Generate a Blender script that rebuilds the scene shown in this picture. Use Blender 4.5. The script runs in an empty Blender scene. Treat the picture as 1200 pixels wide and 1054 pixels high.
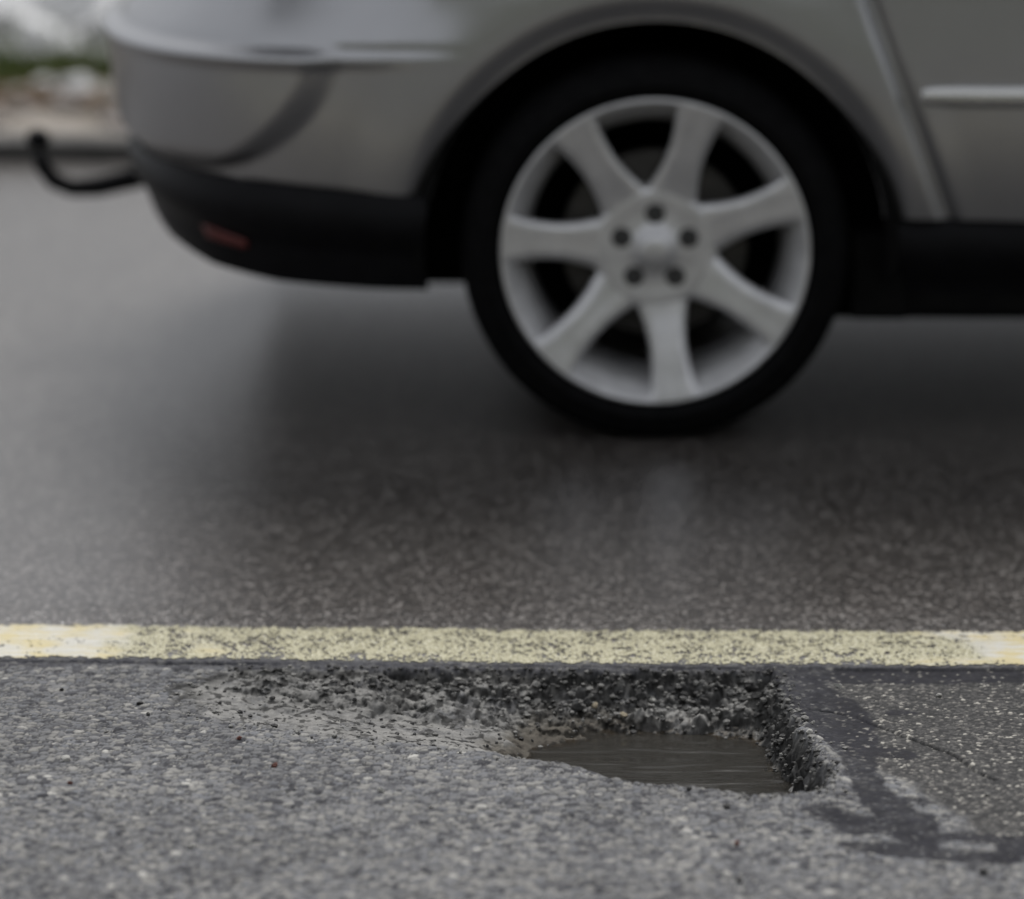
import bpy, math, random
import numpy as np
from mathutils import Vector

R = math.radians
scene = bpy.context.scene
col = scene.collection

# ------------------------------------------------------------------ camera
cam_data = bpy.data.cameras.new("camera")
cam = bpy.data.objects.new("camera", cam_data)
col.objects.link(cam)
cam.location = (0.0, 0.0, 1.35)
cam.rotation_euler = (R(90 - 13.1), 0.0, R(1.5))
cam_data.sensor_width = 36.0
cam_data.lens = 132.0
cam_data.clip_start = 0.05
cam_data.clip_end = 600.0
cam_data.dof.use_dof = True
cam_data.dof.focus_distance = 4.52
cam_data.dof.aperture_fstop = 2.2
cam_data.dof.aperture_blades = 0
scene.camera = cam

# ------------------------------------------------------------------ sky, sun, exposure
SUN_ELEV, SUN_AZ = 54.0, 8.0        # azimuth measured from +Y (away from the camera) towards +X
world = bpy.data.worlds.new("World")
scene.world = world
world.use_nodes = True
wn = world.node_tree
wn.nodes.clear()
sky = wn.nodes.new("ShaderNodeTexSky")
sky.sky_type = 'NISHITA'
sky.sun_disc = False
sky.sun_elevation = R(SUN_ELEV)
sky.sun_rotation = R(SUN_AZ)
sky.air_density = 1.6
sky.dust_density = 5.0
sky.ozone_density = 1.0
hsv = wn.nodes.new("ShaderNodeHueSaturation")
hsv.inputs["Saturation"].default_value = 0.33
bg = wn.nodes.new("ShaderNodeBackground")
bg.inputs["Strength"].default_value = 0.056
wo = wn.nodes.new("ShaderNodeOutputWorld")
wn.links.new(sky.outputs[0], hsv.inputs["Color"])
cloud = wn.nodes.new("ShaderNodeMix")          # thin even cloud over the clear sky
cloud.data_type = 'RGBA'
cloud.inputs[0].default_value = 0.8
cloud.inputs[7].default_value = (8.9, 9.15, 9.75, 1.0)
wn.links.new(hsv.outputs[0], cloud.inputs[6])
wn.links.new(cloud.outputs[2], bg.inputs["Color"])
wn.links.new(bg.outputs[0], wo.inputs["Surface"])

sun_data = bpy.data.lights.new("sun", 'SUN')
sun_data.energy = 2.6
sun_data.angle = R(30)
sun_data.color = (1.0, 0.98, 0.955)
sun = bpy.data.objects.new("sun", sun_data)
col.objects.link(sun)
sd_ = Vector((math.sin(R(SUN_AZ)) * math.cos(R(SUN_ELEV)), math.cos(R(SUN_AZ)) * math.cos(R(SUN_ELEV)), math.sin(R(SUN_ELEV))))
sun.rotation_euler = sd_.to_track_quat('Z', 'Y').to_euler()
sun.location = (3, 12, 12)

scene.view_settings.view_transform = 'Standard'
scene.view_settings.look = 'None'
scene.view_settings.gamma = 1.0
scene.view_settings.use_curve_mapping = False
scene.view_settings.exposure = 0.28
scene.cycles.max_bounces = 6
scene.cycles.diffuse_bounces = 3
scene.cycles.glossy_bounces = 3
scene.cycles.transparent_max_bounces = 8
scene.cycles.caustics_reflective = False
scene.cycles.caustics_refractive = False
scene.cycles.adaptive_threshold = 0.02

# ------------------------------------------------------------------ helpers
rng = np.random.default_rng(7)
random.seed(11)


def smooth(a, b, x):
    t = np.clip((x - a) / (b - a), 0.0, 1.0)
    return t * t * (3 - 2 * t)


def _hash(ix, iy, seed):
    h = (ix.astype(np.int64) * 374761393 + iy.astype(np.int64) * 668265263 + seed * 974634777) & 0xFFFFFFFF
    h = ((h ^ (h >> 13)) * 1274126177) & 0xFFFFFFFF
    h = ((h ^ (h >> 16)) * 2246822519) & 0xFFFFFFFF
    return ((h ^ (h >> 15)) & 0xFFFFFF).astype(np.float64) / float(0xFFFFFF)


def vnoise(x, y, s, seed=0):
    x = x / s
    y = y / s
    ix = np.floor(x)
    iy = np.floor(y)
    fx = x - ix
    fy = y - iy
    fx = fx * fx * (3 - 2 * fx)
    fy = fy * fy * (3 - 2 * fy)
    a = _hash(ix, iy, seed)
    b = _hash(ix + 1, iy, seed)
    c = _hash(ix, iy + 1, seed)
    d = _hash(ix + 1, iy + 1, seed)
    return (a * (1 - fx) + b * fx) * (1 - fy) + (c * (1 - fx) + d * fx) * fy


def fbm(x, y, s, octv=4, seed=0):
    t = 0
    amp = 1.0
    tot = 0
    for k in range(octv):
        t = t + amp * (vnoise(x, y, s / 2 ** k, seed + 17 * k) - 0.5) * 2
        tot += amp
        amp *= 0.55
    return t / tot


def voronoi(x, y, a, seed=0):
    """F1, F2 (in cells) and a random number per cell"""
    gx = np.floor(x / a)
    gy = np.floor(y / a)
    f1 = np.full(x.shape, 9.0)
    f2 = np.full(x.shape, 9.0)
    rid = np.zeros(x.shape)
    for i in (-1, 0, 1):
        for j in (-1, 0, 1):
            cx = gx + i
            cy = gy + j
            px = cx + 0.08 + 0.84 * _hash(cx, cy, seed)
            py = cy + 0.08 + 0.84 * _hash(cx, cy, seed + 1)
            d = np.hypot(px - x / a, py - y / a)
            r = _hash(cx, cy, seed + 2)
            nearer = d < f1
            f2 = np.where(nearer, f1, np.minimum(f2, d))
            rid = np.where(nearer, r, rid)
            f1 = np.where(nearer, d, f1)
    return f1, f2, rid


def seg_dist(x, y, p, q):
    vx, vy = q[0] - p[0], q[1] - p[1]
    t = np.clip(((x - p[0]) * vx + (y - p[1]) * vy) / (vx * vx + vy * vy), 0, 1)
    return np.hypot(x - p[0] - t * vx, y - p[1] - t * vy), t


def poly_sd(x, y, poly):
    """signed distance, positive inside"""
    n = len(poly)
    d = np.full(x.shape, 1e9)
    ins = np.zeros(x.shape, bool)
    for k in range(n):
        p, q = poly[k], poly[(k + 1) % n]
        dd, _ = seg_dist(x, y, p, q)
        d = np.minimum(d, dd)
        if p[1] != q[1]:
            c = ((p[1] > y) != (q[1] > y)) & (x < (q[0] - p[0]) * (y - p[1]) / (q[1] - p[1]) + p[0])
            ins ^= c
    return np.where(ins, d, -d)


def np_mesh(name, verts, quads, mat, parent=None, smooth_shade=True, attrs=None, normals=None):
    """ONE mesh object from numpy arrays (quads or triangles), unused vertices dropped"""
    quads = np.asarray(quads, np.int64)
    used = np.unique(quads)
    remap = np.full(len(verts), -1, np.int64)
    remap[used] = np.arange(len(used))
    v = np.asarray(verts, np.float32)[used]
    f = remap[quads].astype(np.int32)
    k = f.shape[1]
    me = bpy.data.meshes.new(name)
    me.vertices.add(len(v))
    me.vertices.foreach_set("co", v.ravel())
    me.loops.add(f.size)
    me.loops.foreach_set("vertex_index", f.ravel())
    me.polygons.add(len(f))
    me.polygons.foreach_set("loop_start", np.arange(0, f.size, k, dtype=np.int32))
    me.polygons.foreach_set("use_smooth", np.full(len(f), bool(smooth_shade)))
    me.update(calc_edges=True)
    me.validate()
    if attrs:
        for an, arr in attrs.items():
            if np.ndim(arr) == 2:
                a = me.attributes.new(an, 'FLOAT_COLOR', 'POINT')
                c4 = np.ones((len(used), 4), np.float32)
                c4[:, :3] = np.asarray(arr, np.float32)[used]
                a.data.foreach_set("color", c4.ravel())
                continue
            a = me.attributes.new(an, 'FLOAT', 'POINT')
            a.data.foreach_set("value", np.asarray(arr, np.float32)[used])
    if normals is not None:
        me.normals_split_custom_set_from_vertices(np.asarray(normals, np.float32)[used].tolist())
    me.materials.append(mat)
    o = bpy.data.objects.new(name, me)
    col.objects.link(o)
    if parent is not None:
        o.parent = parent
    return o


def py_mesh(name, verts, faces, mat, parent=None, smooth_shade=False):
    me = bpy.data.meshes.new(name)
    me.from_pydata([tuple(v) for v in verts], [], [tuple(f) for f in faces])
    me.polygons.foreach_set("use_smooth", [smooth_shade] * len(me.polygons))
    me.update()
    me.materials.append(mat)
    o = bpy.data.objects.new(name, me)
    col.objects.link(o)
    if parent is not None:
        o.parent = parent
    return o


def empty(name, loc):
    o = bpy.data.objects.new(name, None)
    o.location = loc
    o.empty_display_size = 0.1
    col.objects.link(o)
    return o


def tag(o, label=None, cat=None, group=None, kind=None):
    if label:
        o["label"] = label
    if cat:
        o["category"] = cat
    if group:
        o["group"] = group
    if kind:
        o["kind"] = kind
    return o


def grid_faces(nu, nv):
    """quads of a grid whose vertex index is i*nv + j"""
    i, j = np.meshgrid(np.arange(nu - 1), np.arange(nv - 1), indexing='ij')
    a = i * nv + j
    return np.stack([a, a + nv, a + nv + 1, a + 1], -1).reshape(-1, 4)


def box_geo(x0, x1, y0, y1, z0, z1, off=0):
    v = [(x0, y0, z0), (x1, y0, z0), (x1, y1, z0), (x0, y1, z0), (x0, y0, z1), (x1, y0, z1), (x1, y1, z1), (x0, y1, z1)]
    f = [(0, 3, 2, 1), (4, 5, 6, 7), (0, 1, 5, 4), (1, 2, 6, 5), (2, 3, 7, 6), (3, 0, 4, 7)]
    return v, [tuple(i + off for i in q) for q in f]


def boxes(name, lst, mat, parent=None):
    V, F = [], []
    for b in lst:
        v, f = box_geo(*b, off=len(V))
        V += v
        F += f
    return py_mesh(name, V, F, mat, parent)


def lathe(name, prof, mat, parent=None, n=96, closed=False, loc=(0, 0, 0)):
    """profile of (r, y) turned round the y axis"""
    V, F = [], []
    m = len(prof)
    for k in range(n):
        a = 2 * math.pi * k / n
        for r, y in prof:
            V.append((r * math.cos(a), y, r * math.sin(a)))
    for k in range(n):
        k2 = (k + 1) % n
        for j in range(m - 1 + (1 if closed else 0)):
            j2 = (j + 1) % m
            F.append((k * m + j, k * m + j2, k2 * m + j2, k2 * m + j))
    o = py_mesh(name, V, F, mat, parent, True)
    o.location = loc
    return o


def tube(name, pts, rad, mat, parent=None, n=14):
    V, F = [], []
    pts = [Vector(p) for p in pts]
    rads = rad if isinstance(rad, (list, tuple)) else [rad] * len(pts)
    for i, p in enumerate(pts):
        t = (pts[min(i + 1, len(pts) - 1)] - pts[max(i - 1, 0)]).normalized()
        s = t.cross(Vector((0, 1, 0)))
        if s.length < 1e-3:
            s = t.cross(Vector((1, 0, 0)))
        s.normalize()
        b = t.cross(s)
        for k in range(n):
            a = 2 * math.pi * k / n
            V.append(p + (s * math.cos(a) + b * math.sin(a)) * rads[i])
    for i in range(len(pts) - 1):
        for k in range(n):
            k2 = (k + 1) % n
            F.append((i * n + k, i * n + k2, (i + 1) * n + k2, (i + 1) * n + k))
    F.append(tuple(range(n))[::-1])
    F.append(tuple((len(pts) - 1) * n + k for k in range(n)))
    return py_mesh(name, V, F, mat, parent, True)


# ------------------------------------------------------------------ materials
class NT:
    def __init__(self, name):
        self.m = bpy.data.materials.new(name)
        self.m.use_nodes = True
        self.t = self.m.node_tree
        self.t.nodes.clear()
        self.out = self.n("ShaderNodeOutputMaterial")

    def n(self, typ, **kw):
        nd = self.t.nodes.new(typ)
        for k, v in kw.items():
            setattr(nd, k, v)
        return nd

    def l(self, a, b):
        self.t.links.new(a, b)

    def put(self, sock, v):
        if hasattr(v, "is_output") or isinstance(v, bpy.types.NodeSocket):
            self.l(v, sock)
        elif isinstance(v, (tuple, list)) and len(v) == 3 and sock.type == 'RGBA':
            sock.default_value = (*v, 1)
        else:
            sock.default_value = v

    def pos(self):
        return self.n("ShaderNodeNewGeometry").outputs["Position"]

    def objc(self):
        return self.n("ShaderNodeTexCoord").outputs["Object"]

    def attr(self, name):
        return self.n("ShaderNodeAttribute", attribute_name=name).outputs["Fac"]

    def mapping(self, vec, scale):
        mp = self.n("ShaderNodeMapping")
        self.l(vec, mp.inputs["Vector"])
        mp.inputs["Scale"].default_value = scale
        return mp.outputs[0]

    def noise(self, vec, scale, detail=3, rough=0.55):
        nd = self.n("ShaderNodeTexNoise")
        self.l(vec, nd.inputs["Vector"])
        nd.inputs["Scale"].default_value = scale
        nd.inputs["Detail"].default_value = detail
        nd.inputs["Roughness"].default_value = rough
        return nd.outputs["Fac"]

    def vor(self, vec, scale, feature='F1'):
        nd = self.n("ShaderNodeTexVoronoi", feature=feature)
        self.l(vec, nd.inputs["Vector"])
        nd.inputs["Scale"].default_value = scale
        return nd

    def math(self, op, a, b=None, clamp=False):
        nd = self.n("ShaderNodeMath", operation=op, use_clamp=clamp)
        self.put(nd.inputs[0], a)
        if b is not None:
            self.put(nd.inputs[1], b)
        return nd.outputs[0]

    def mix(self, fac, a, b, mode='MIX'):
        nd = self.n("ShaderNodeMix", data_type='RGBA', blend_type=mode)
        self.put(nd.inputs[0], fac)
        self.put(nd.inputs[6], a)
        self.put(nd.inputs[7], b)
        return nd.outputs[2]

    def ramp(self, fac, stops, interp='LINEAR'):
        nd = self.n("ShaderNodeValToRGB")
        nd.color_ramp.interpolation = interp
        els = nd.color_ramp.elements
        while len(els) < len(stops):
            els.new(0.5)
        for e, (p, c) in zip(els, stops):
            e.position = p
            e.color = (*c, 1) if len(c) == 3 else c
        self.l(fac, nd.inputs[0])
        return nd.outputs[0]

    def remap(self, v, a, b, c=0.0, d=1.0):
        nd = self.n("ShaderNodeMapRange")
        nd.clamp = True
        self.put(nd.inputs[0], v)
        for k, x in zip((1, 2, 3, 4), (a, b, c, d)):
            nd.inputs[k].default_value = x
        return nd.outputs[0]

    def bump(self, h, strength=0.5, dist=0.002, normal=None):
        nd = self.n("ShaderNodeBump")
        nd.inputs["Strength"].default_value = strength
        nd.inputs["Distance"].default_value = dist
        self.l(h, nd.inputs["Height"])
        if normal is not None:
            self.l(normal, nd.inputs["Normal"])
        return nd.outputs[0]

    def bsdf(self, color, rough=0.5, metal=0.0, spec=0.5, normal=None, coat=0.0, coat_rough=0.05, **kw):
        b = self.n("ShaderNodeBsdfPrincipled")
        self.put(b.inputs["Base Color"], color)
        self.put(b.inputs["Roughness"], rough)
        self.put(b.inputs["Metallic"], metal)
        self.put(b.inputs["Specular IOR Level"], spec)
        self.put(b.inputs["Coat Weight"], coat)
        self.put(b.inputs["Coat Roughness"], coat_rough)
        for k, v in kw.items():
            self.put(b.inputs[k], v)
        if normal is not None:
            self.l(normal, b.inputs["Normal"])
        self.l(b.outputs[0], self.out.inputs["Surface"])
        return b


def mat_road():
    """stone colours come from the per-vertex field where the mesh is fine; elsewhere a Voronoi mix takes over"""
    t = NT("worn_asphalt")
    P = t.pos()
    hi, lane, dust = t.attr("hi"), t.attr("lane"), t.attr("dust")
    colr = t.n("ShaderNodeAttribute", attribute_name="stone_colour").outputs["Color"]
    vf = t.vor(P, 200)
    sepf = t.n("ShaderNodeSeparateColor")
    t.l(vf.outputs["Color"], sepf.inputs[0])
    lanec = t.ramp(sepf.outputs[1], [(0.0, (0.019, 0.0172, 0.016)), (0.5, (0.042, 0.036, 0.032)), (0.82, (0.096, 0.086, 0.078)), (1.0, (0.28, 0.262, 0.245))])
    nearc = t.ramp(sepf.outputs[1], [(0.0, (0.06, 0.06, 0.06)), (0.6, (0.16, 0.16, 0.16)), (1.0, (0.30, 0.29, 0.27))])
    c = t.mix(hi, nearc, colr)
    c = t.mix(lane, c, lanec)
    spk = t.noise(P, 620, 1)
    c = t.mix(0.5, c, t.mix(spk, (0.30, 0.30, 0.30), (1.7, 1.7, 1.7)), 'MULTIPLY')
    big = t.noise(t.mapping(P, (0.9, 2.6, 1)), 1.0, 3)
    c = t.mix(0.4, c, t.mix(big, (0.65, 0.65, 0.65), (1.35, 1.35, 1.35)), 'MULTIPLY')
    nrm = t.bump(vf.outputs["Distance"], 0.17, 0.003)
    rough = t.mix(lane, (0.8, 0.8, 0.8), (0.29, 0.29, 0.29))
    spec = t.remap(lane, 0.0, 1.0, 0.08, 0.85)
    t.bsdf(c, rough, spec=spec, normal=nrm)
    return t.m


def mat_line():
    t = NT("worn_yellow_paint")
    P = t.pos()
    fresh = t.attr("fresh")
    st = t.mapping(P, (14, 120, 30))
    n1 = t.noise(P, 330, 2, 0.75)
    n2 = t.noise(st, 1.0, 4)
    n3 = t.noise(P, 14, 3)
    old = t.ramp(n1, [(0.34, (0.12, 0.11, 0.065)), (0.44, (0.29, 0.27, 0.16)), (0.53, (0.41, 0.38, 0.235)), (0.66, (0.62, 0.60, 0.48))])
    white = t.mix(n2, (0.40, 0.385, 0.33), (0.60, 0.59, 0.54))
    gold = t.mix(n2, (0.48, 0.39, 0.18), (0.56, 0.50, 0.30))
    new = t.mix(t.remap(t.math('ADD', n3, t.math('MULTIPLY', n2, 0.5)), 0.66, 0.82), gold, white)
    c = t.mix(fresh, old, new)
    nrm = t.bump(t.noise(P, 480, 2), 0.4, 0.0015)
    t.bsdf(c, 0.6, normal=nrm)
    return t.m


def mat_water():
    t = NT("muddy_water")
    P = t.pos()
    w1 = t.noise(t.mapping(P, (9, 30, 1)), 1.0, 1)
    w2 = t.noise(t.mapping(P, (60, 150, 1)), 1.0, 2)
    h = t.math('ADD', w1, t.math('MULTIPLY', w2, 0.04))
    nrm = t.bump(h, 0.55, 0.010)
    murk = t.n("ShaderNodeBsdfDiffuse")
    murk.inputs[0].default_value = (0.028, 0.026, 0.022, 1)
    clear = t.n("ShaderNodeBsdfTransparent")
    clear.inputs[0].default_value = (0.62, 0.55, 0.45, 1)
    body = t.n("ShaderNodeMixShader")
    t.l(t.attr("murk"), body.inputs[0])
    t.l(clear.outputs[0], body.inputs[1])
    t.l(murk.outputs[0], body.inputs[2])
    gl = t.n("ShaderNodeBsdfGlossy")
    gl.inputs["Roughness"].default_value = 0.15
    gl.inputs["Color"].default_value = (1, 1, 1, 1)
    t.l(nrm, gl.inputs["Normal"])
    fr = t.n("ShaderNodeFresnel")
    fr.inputs["IOR"].default_value = 1.34
    t.l(nrm, fr.inputs["Normal"])
    mx = t.n("ShaderNodeMixShader")
    t.l(fr.outputs[0], mx.inputs[0])
    t.l(body.outputs[0], mx.inputs[1])
    t.l(gl.outputs[0], mx.inputs[2])
    t.l(mx.outputs[0], t.out.inputs["Surface"])
    return t.m


def mat_simple(name, c0, c1, rough, scale=40, metal=0.0, bump=0.0, bscale=None, coat=0.0, spec=0.5, r1=None):
    t = NT(name)
    P = t.objc()
    n = t.noise(P, scale, 4)
    c = t.mix(t.remap(n, 0.3, 0.7), c0, c1)
    rr = rough if r1 is None else t.remap(t.noise(P, scale * 0.6, 3), 0.3, 0.7, rough, r1)
    nrm = t.bump(t.noise(P, bscale or scale, 3), bump, 0.004) if bump else None
    t.bsdf(c, rr, metal, spec, nrm, coat)
    return t.m


M = dict(
    road=mat_road(), line=mat_line(), water=mat_water(),
    paint=mat_simple("silver_car_paint", (0.40, 0.403, 0.412), (0.44, 0.443, 0.452), 0.30, 6, 1.0, coat=0.15, r1=0.36),
    plastic=mat_simple("black_plastic", (0.004, 0.004, 0.005), (0.007, 0.007, 0.0085), 0.45, 30, spec=0.12),
    liner=mat_simple("black_liner", (0.004, 0.004, 0.004), (0.008, 0.008, 0.008), 0.9, 30, spec=0.1),
    rubber=mat_simple("tyre_rubber", (0.004, 0.004, 0.0045), (0.008, 0.008, 0.0085), 0.75, 40, spec=0.06),
    alloy=mat_simple("silver_alloy", (0.60, 0.60, 0.61), (0.78, 0.78, 0.79), 0.28, 22, 0.6, r1=0.42),
    lug=mat_simple("lug_hole_shade", (0.03, 0.03, 0.03), (0.05, 0.05, 0.05), 0.6, 60),
    steel=mat_simple("dull_brake_steel", (0.05, 0.048, 0.045), (0.09, 0.085, 0.08), 0.5, 60, 0.6),
    chrome=mat_simple("bright_moulding", (0.62, 0.62, 0.60), (0.68, 0.68, 0.66), 0.22, 20, 0.9),
    red=mat_simple("red_lens", (0.10, 0.011, 0.009), (0.13, 0.014, 0.011), 0.4, 60, coat=0.2),
    glass=mat_simple("dark_window_glass", (0.012, 0.014, 0.015), (0.016, 0.018, 0.02), 0.04, 4, spec=0.6),
    lamp=mat_simple("headlamp_lens", (0.5, 0.5, 0.5), (0.6, 0.6, 0.6), 0.08, 20, 0.4, coat=1.0),
    kerb=mat_simple("dark_kerb_stone", (0.055, 0.053, 0.05), (0.11, 0.105, 0.10), 0.8, 25, bump=0.6),
    soil=mat_simple("verge_soil", (0.13, 0.11, 0.085), (0.30, 0.27, 0.235), 0.95, 6, bump=0.8, bscale=40),
    path=mat_simple("pale_gravel_path", (0.20, 0.20, 0.205), (0.37, 0.37, 0.38), 0.9, 14, bump=0.8, bscale=70),
    grass=mat_simple("grass_blades", (0.07, 0.11, 0.02), (0.15, 0.17, 0.05), 0.6, 3),
    bank=mat_simple("dull_grass", (0.05, 0.056, 0.035), (0.085, 0.088, 0.06), 0.95, 1.5, bump=0.8, bscale=8),
    leaf=mat_simple("dry_leaves", (0.10, 0.06, 0.03), (0.20, 0.13, 0.075), 0.8, 12),
    white_stone=mat_simple("white_stone", (0.58, 0.58, 0.57), (0.74, 0.74, 0.74), 0.85, 18, bump=0.5),
    pink_stone=mat_simple("pinkish_grey_stone", (0.25, 0.22, 0.20), (0.40, 0.36, 0.33), 0.85, 18, bump=0.5),
    peb_dark=mat_simple("dark_pebble", (0.018, 0.018, 0.018), (0.045, 0.043, 0.04), 0.7, 300, bump=0.5),
    peb_grey=mat_simple("grey_pebble", (0.14, 0.137, 0.13), (0.24, 0.235, 0.22), 0.8, 300, bump=0.5),
    peb_pale=mat_simple("pale_pebble", (0.40, 0.39, 0.36), (0.58, 0.57, 0.53), 0.8, 300, bump=0.5),
    peb_beige=mat_simple("beige_pebble", (0.30, 0.25, 0.17), (0.42, 0.36, 0.26), 0.8, 300, bump=0.5),
    peb_red=mat_simple("red_brown_pebble", (0.10, 0.035, 0.025), (0.18, 0.075, 0.055), 0.8, 300, bump=0.5),
)

# ------------------------------------------------------------------ the road: a height field that is fine where the pothole is
LINE_Y0, LINE_Y1 = 4.592, 4.745
JOINT_Y = 4.578
ROAD_FAR = 8.745


def axis(lo, hi, step, out_lo, out_hi, grow=1.22, maxstep=6.0):
    a = [lo]
    while a[-1] < hi:
        a.append(a[-1] + step)
    s = step
    while a[-1] < out_hi:
        s = min(s * grow, maxstep)
        a.append(min(a[-1] + s, out_hi))
    b = []
    s, x = step, lo
    while x > out_lo:
        s = min(s * grow, maxstep)
        x = max(x - s, out_lo)
        b.append(x)
    return np.array(b[::-1] + a)


xs = axis(-0.86, 0.66, 0.00155, -120, 120)
ys = axis(3.62, 4.86, 0.0023, -60, ROAD_FAR)
GX, GY = np.meshgrid(xs, ys, indexing='ij')
X = GX.ravel()
Y = GY.ravel()
hi = smooth(-0.90, -0.80, X) * smooth(0.72, 0.62, X) * smooth(3.55, 3.66, Y) * smooth(4.92, 4.80, Y)

HOLE = [(-0.47, 4.556), (-0.30, 4.566), (-0.12, 4.570), (0.08, 4.572), (0.212, 4.571), (0.222, 4.45), (0.238, 4.31), (0.262, 4.16),
        (0.258, 4.085), (0.165, 4.070), (0.03, 4.118), (-0.07, 4.186), (-0.16, 4.226), (-0.32, 4.270), (-0.50, 4.35), (-0.53, 4.47)]
wx = X + 0.012 * fbm(X, Y, 0.035, 3, 5) + 0.003 * fbm(X, Y, 0.012, 2, 6)
wy = Y + 0.010 * fbm(X, Y, 0.040, 3, 8) + 0.004 * fbm(X, Y, 0.011, 2, 9)
sd = poly_sd(wx, wy, HOLE)

jx, jy = X + 0.0024 * fbm(X, Y, 0.009, 2, 3), Y + 0.0028 * fbm(X, Y, 0.010, 2, 4)
f1, f2, cell = voronoi(jx, jy, 0.0104, 21)
e1 = np.clip((f2 - f1) * 1.7, 0, 1)
h1, h2, cell3 = voronoi(jx + 3.3, jy + 1.7, 0.0052, 61)
e3 = np.clip((h2 - h1) * 1.6, 0, 1)
g1, g2, cell2 = voronoi(X + 0.002 * fbm(X, Y, 0.008, 2, 2), Y, 0.0048, 41)
e2 = np.clip((g2 - g1) * 1.5, 0, 1)

lane = smooth(JOINT_Y + 0.000, JOINT_Y + 0.006, Y + 0.003 * fbm(X, Y, 0.03, 3, 12))
# the finer patch to the right of the hole
bx = 0.262 + 0.13 * smooth(4.30, 3.95, Y) + 0.02 * fbm(X, Y, 0.06, 3, 33)
fine = smooth(bx, bx + 0.03, X) * (1 - smooth(3.955, 3.90, Y + 0.012 * fbm(X, Y, 0.05, 3, 34))) * (1 - lane)
# bitumen smeared along the rim, along the line and across the lower right
TAR = [((0.20, 4.575), (0.30, 4.558), 0.030, 0.034), ((0.30, 4.558), (1.6, 4.553), 0.033, 0.030),
       ((0.235, 4.53), (0.262, 4.42), 0.035, 0.045), ((0.262, 4.42), (0.285, 4.34), 0.048, 0.040), ((0.285, 4.34), (0.295, 4.25), 0.038, 0.034),
       ((0.295, 4.255), (0.350, 4.235), 0.032, 0.022), ((0.292, 4.25), (0.300, 4.10), 0.026, 0.016), ((0.300, 4.10), (0.335, 3.98), 0.018, 0.034),
       ((0.240, 4.02), (0.285, 3.965), 0.024, 0.030), ((0.335, 3.98), (0.350, 3.905), 0.034, 0.022), ((0.255, 3.905), (0.36, 3.875), 0.012, 0.030),
       ((0.36, 3.875), (0.43, 3.86), 0.026, 0.018), ((0.36, 3.93), (0.48, 3.925), 0.014, 0.030), ((0.455, 3.90), (0.60, 3.885), 0.034, 0.05),
       ((0.60, 3.885), (0.95, 3.90), 0.05, 0.03), ((0.355, 4.40), (0.375, 4.398), 0.007, 0.006), ((0.34, 4.06), (0.36, 4.05), 0.01, 0.008),
       ((-0.22, 4.585), (0.22, 4.582), 0.006, 0.012)]
td = np.full(X.shape, -1.0)
tn = 0.013 * fbm(X, Y, 0.05, 4, 50) + 0.004 * fbm(X, Y, 0.012, 2, 51)
for p, q, r0, r1 in TAR:
    d, t_ = seg_dist(X, Y, p, q)
    td = np.maximum(td, r0 + (r1 - r0) * t_ - d + tn)
tar = smooth(-0.003, 0.006, td) * smooth(0.012, -0.004, sd)
tar = tar * (1 - smooth(LINE_Y0 - 0.012, LINE_Y0 - 0.002, Y))

# depth of the hole
el = np.hypot((wx - 0.078) / 0.205, (wy - 4.295) / 0.186) + 0.10 * fbm(X, Y, 0.07, 3, 60)
xk = [-0.56, -0.50, -0.42, -0.30, -0.18, -0.10, -0.02, 0.08, 0.20, 0.28]
dk = [0.004, 0.008, 0.013, 0.019, 0.028, 0.040, 0.046, 0.047, 0.047, 0.047]
D = np.interp(wx + 0.02 * fbm(X, Y, 0.08, 2, 59), xk, dk)
deep = smooth(1.22, 0.72, el)
D = D * (1 - 0.55 * smooth(0.0, -0.16, X) * smooth(0.10, 0.02, 4.57 - wy))
D = D + (0.066 - 0.010 * smooth(0.17, 0.21, X) - D) * deep
# a broken shelf half way down the far wall
wyb = wy + 0.016 * fbm(X, Y, 0.055, 3, 61)
shelf = smooth(4.478, 4.500, wyb) * smooth(-0.20, -0.08, X + 0.03 * fbm(X, Y, 0.05, 2, 62)) * smooth(0.245, 0.17, X)
D = D * (1 - shelf) + np.minimum(D, np.clip(0.029 + 0.010 * fbm(X, Y, 0.09, 2, 58), 0.016, 0.040) + 0.14 * np.clip(4.545 - wyb, 0, 0.06)) * shelf
lipw = 0.022 + 0.026 * smooth(-0.24, -0.02, X) * smooth(0.20, 0.12, X) + 0.012 * smooth(0.16, 0.20, X)
w = lipw + 0.17 * smooth(0.06, -0.34, X) * smooth(4.550, 4.45, Y) + 0.0 * X
S = smooth(0.0, 1.0, np.clip(sd / w, 0, 1) ** 0.8)
inside = smooth(0.0, 0.012, sd)
backz = smooth(4.40, 4.47, wy + 0.03 * fbm(X, Y, 0.09, 2, 63))
rightz = smooth(0.17, 0.21, X) * smooth(0.075, 0.02, sd)
broken = np.clip(inside * np.maximum(backz * smooth(-0.50, -0.40, X), rightz), 0, 1)
c1, c2, cr1 = voronoi(0.38 * X + 0.004 * fbm(X, Y, 0.03, 3, 64), Y + 0.010 * fbm(X, Y, 0.022, 4, 65), 0.017, 66)
c3, c4, cr2 = voronoi(0.6 * X + 0.003 * fbm(X, Y, 0.009, 2, 67), Y + 0.004 * fbm(X, Y, 0.01, 2, 68), 0.0075, 69)
chunk = (cr1 - 0.5) * 0.0085 * np.clip((c2 - c1) * 6, 0, 1) + (cr2 - 0.5) * 0.0045 * np.clip((c4 - c3) * 4, 0, 1)
chunk = chunk * (0.8 + 0.5 * smooth(-0.25, 0.0, X))
crk = fbm(X, Y, 0.020, 4, 71)
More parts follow.
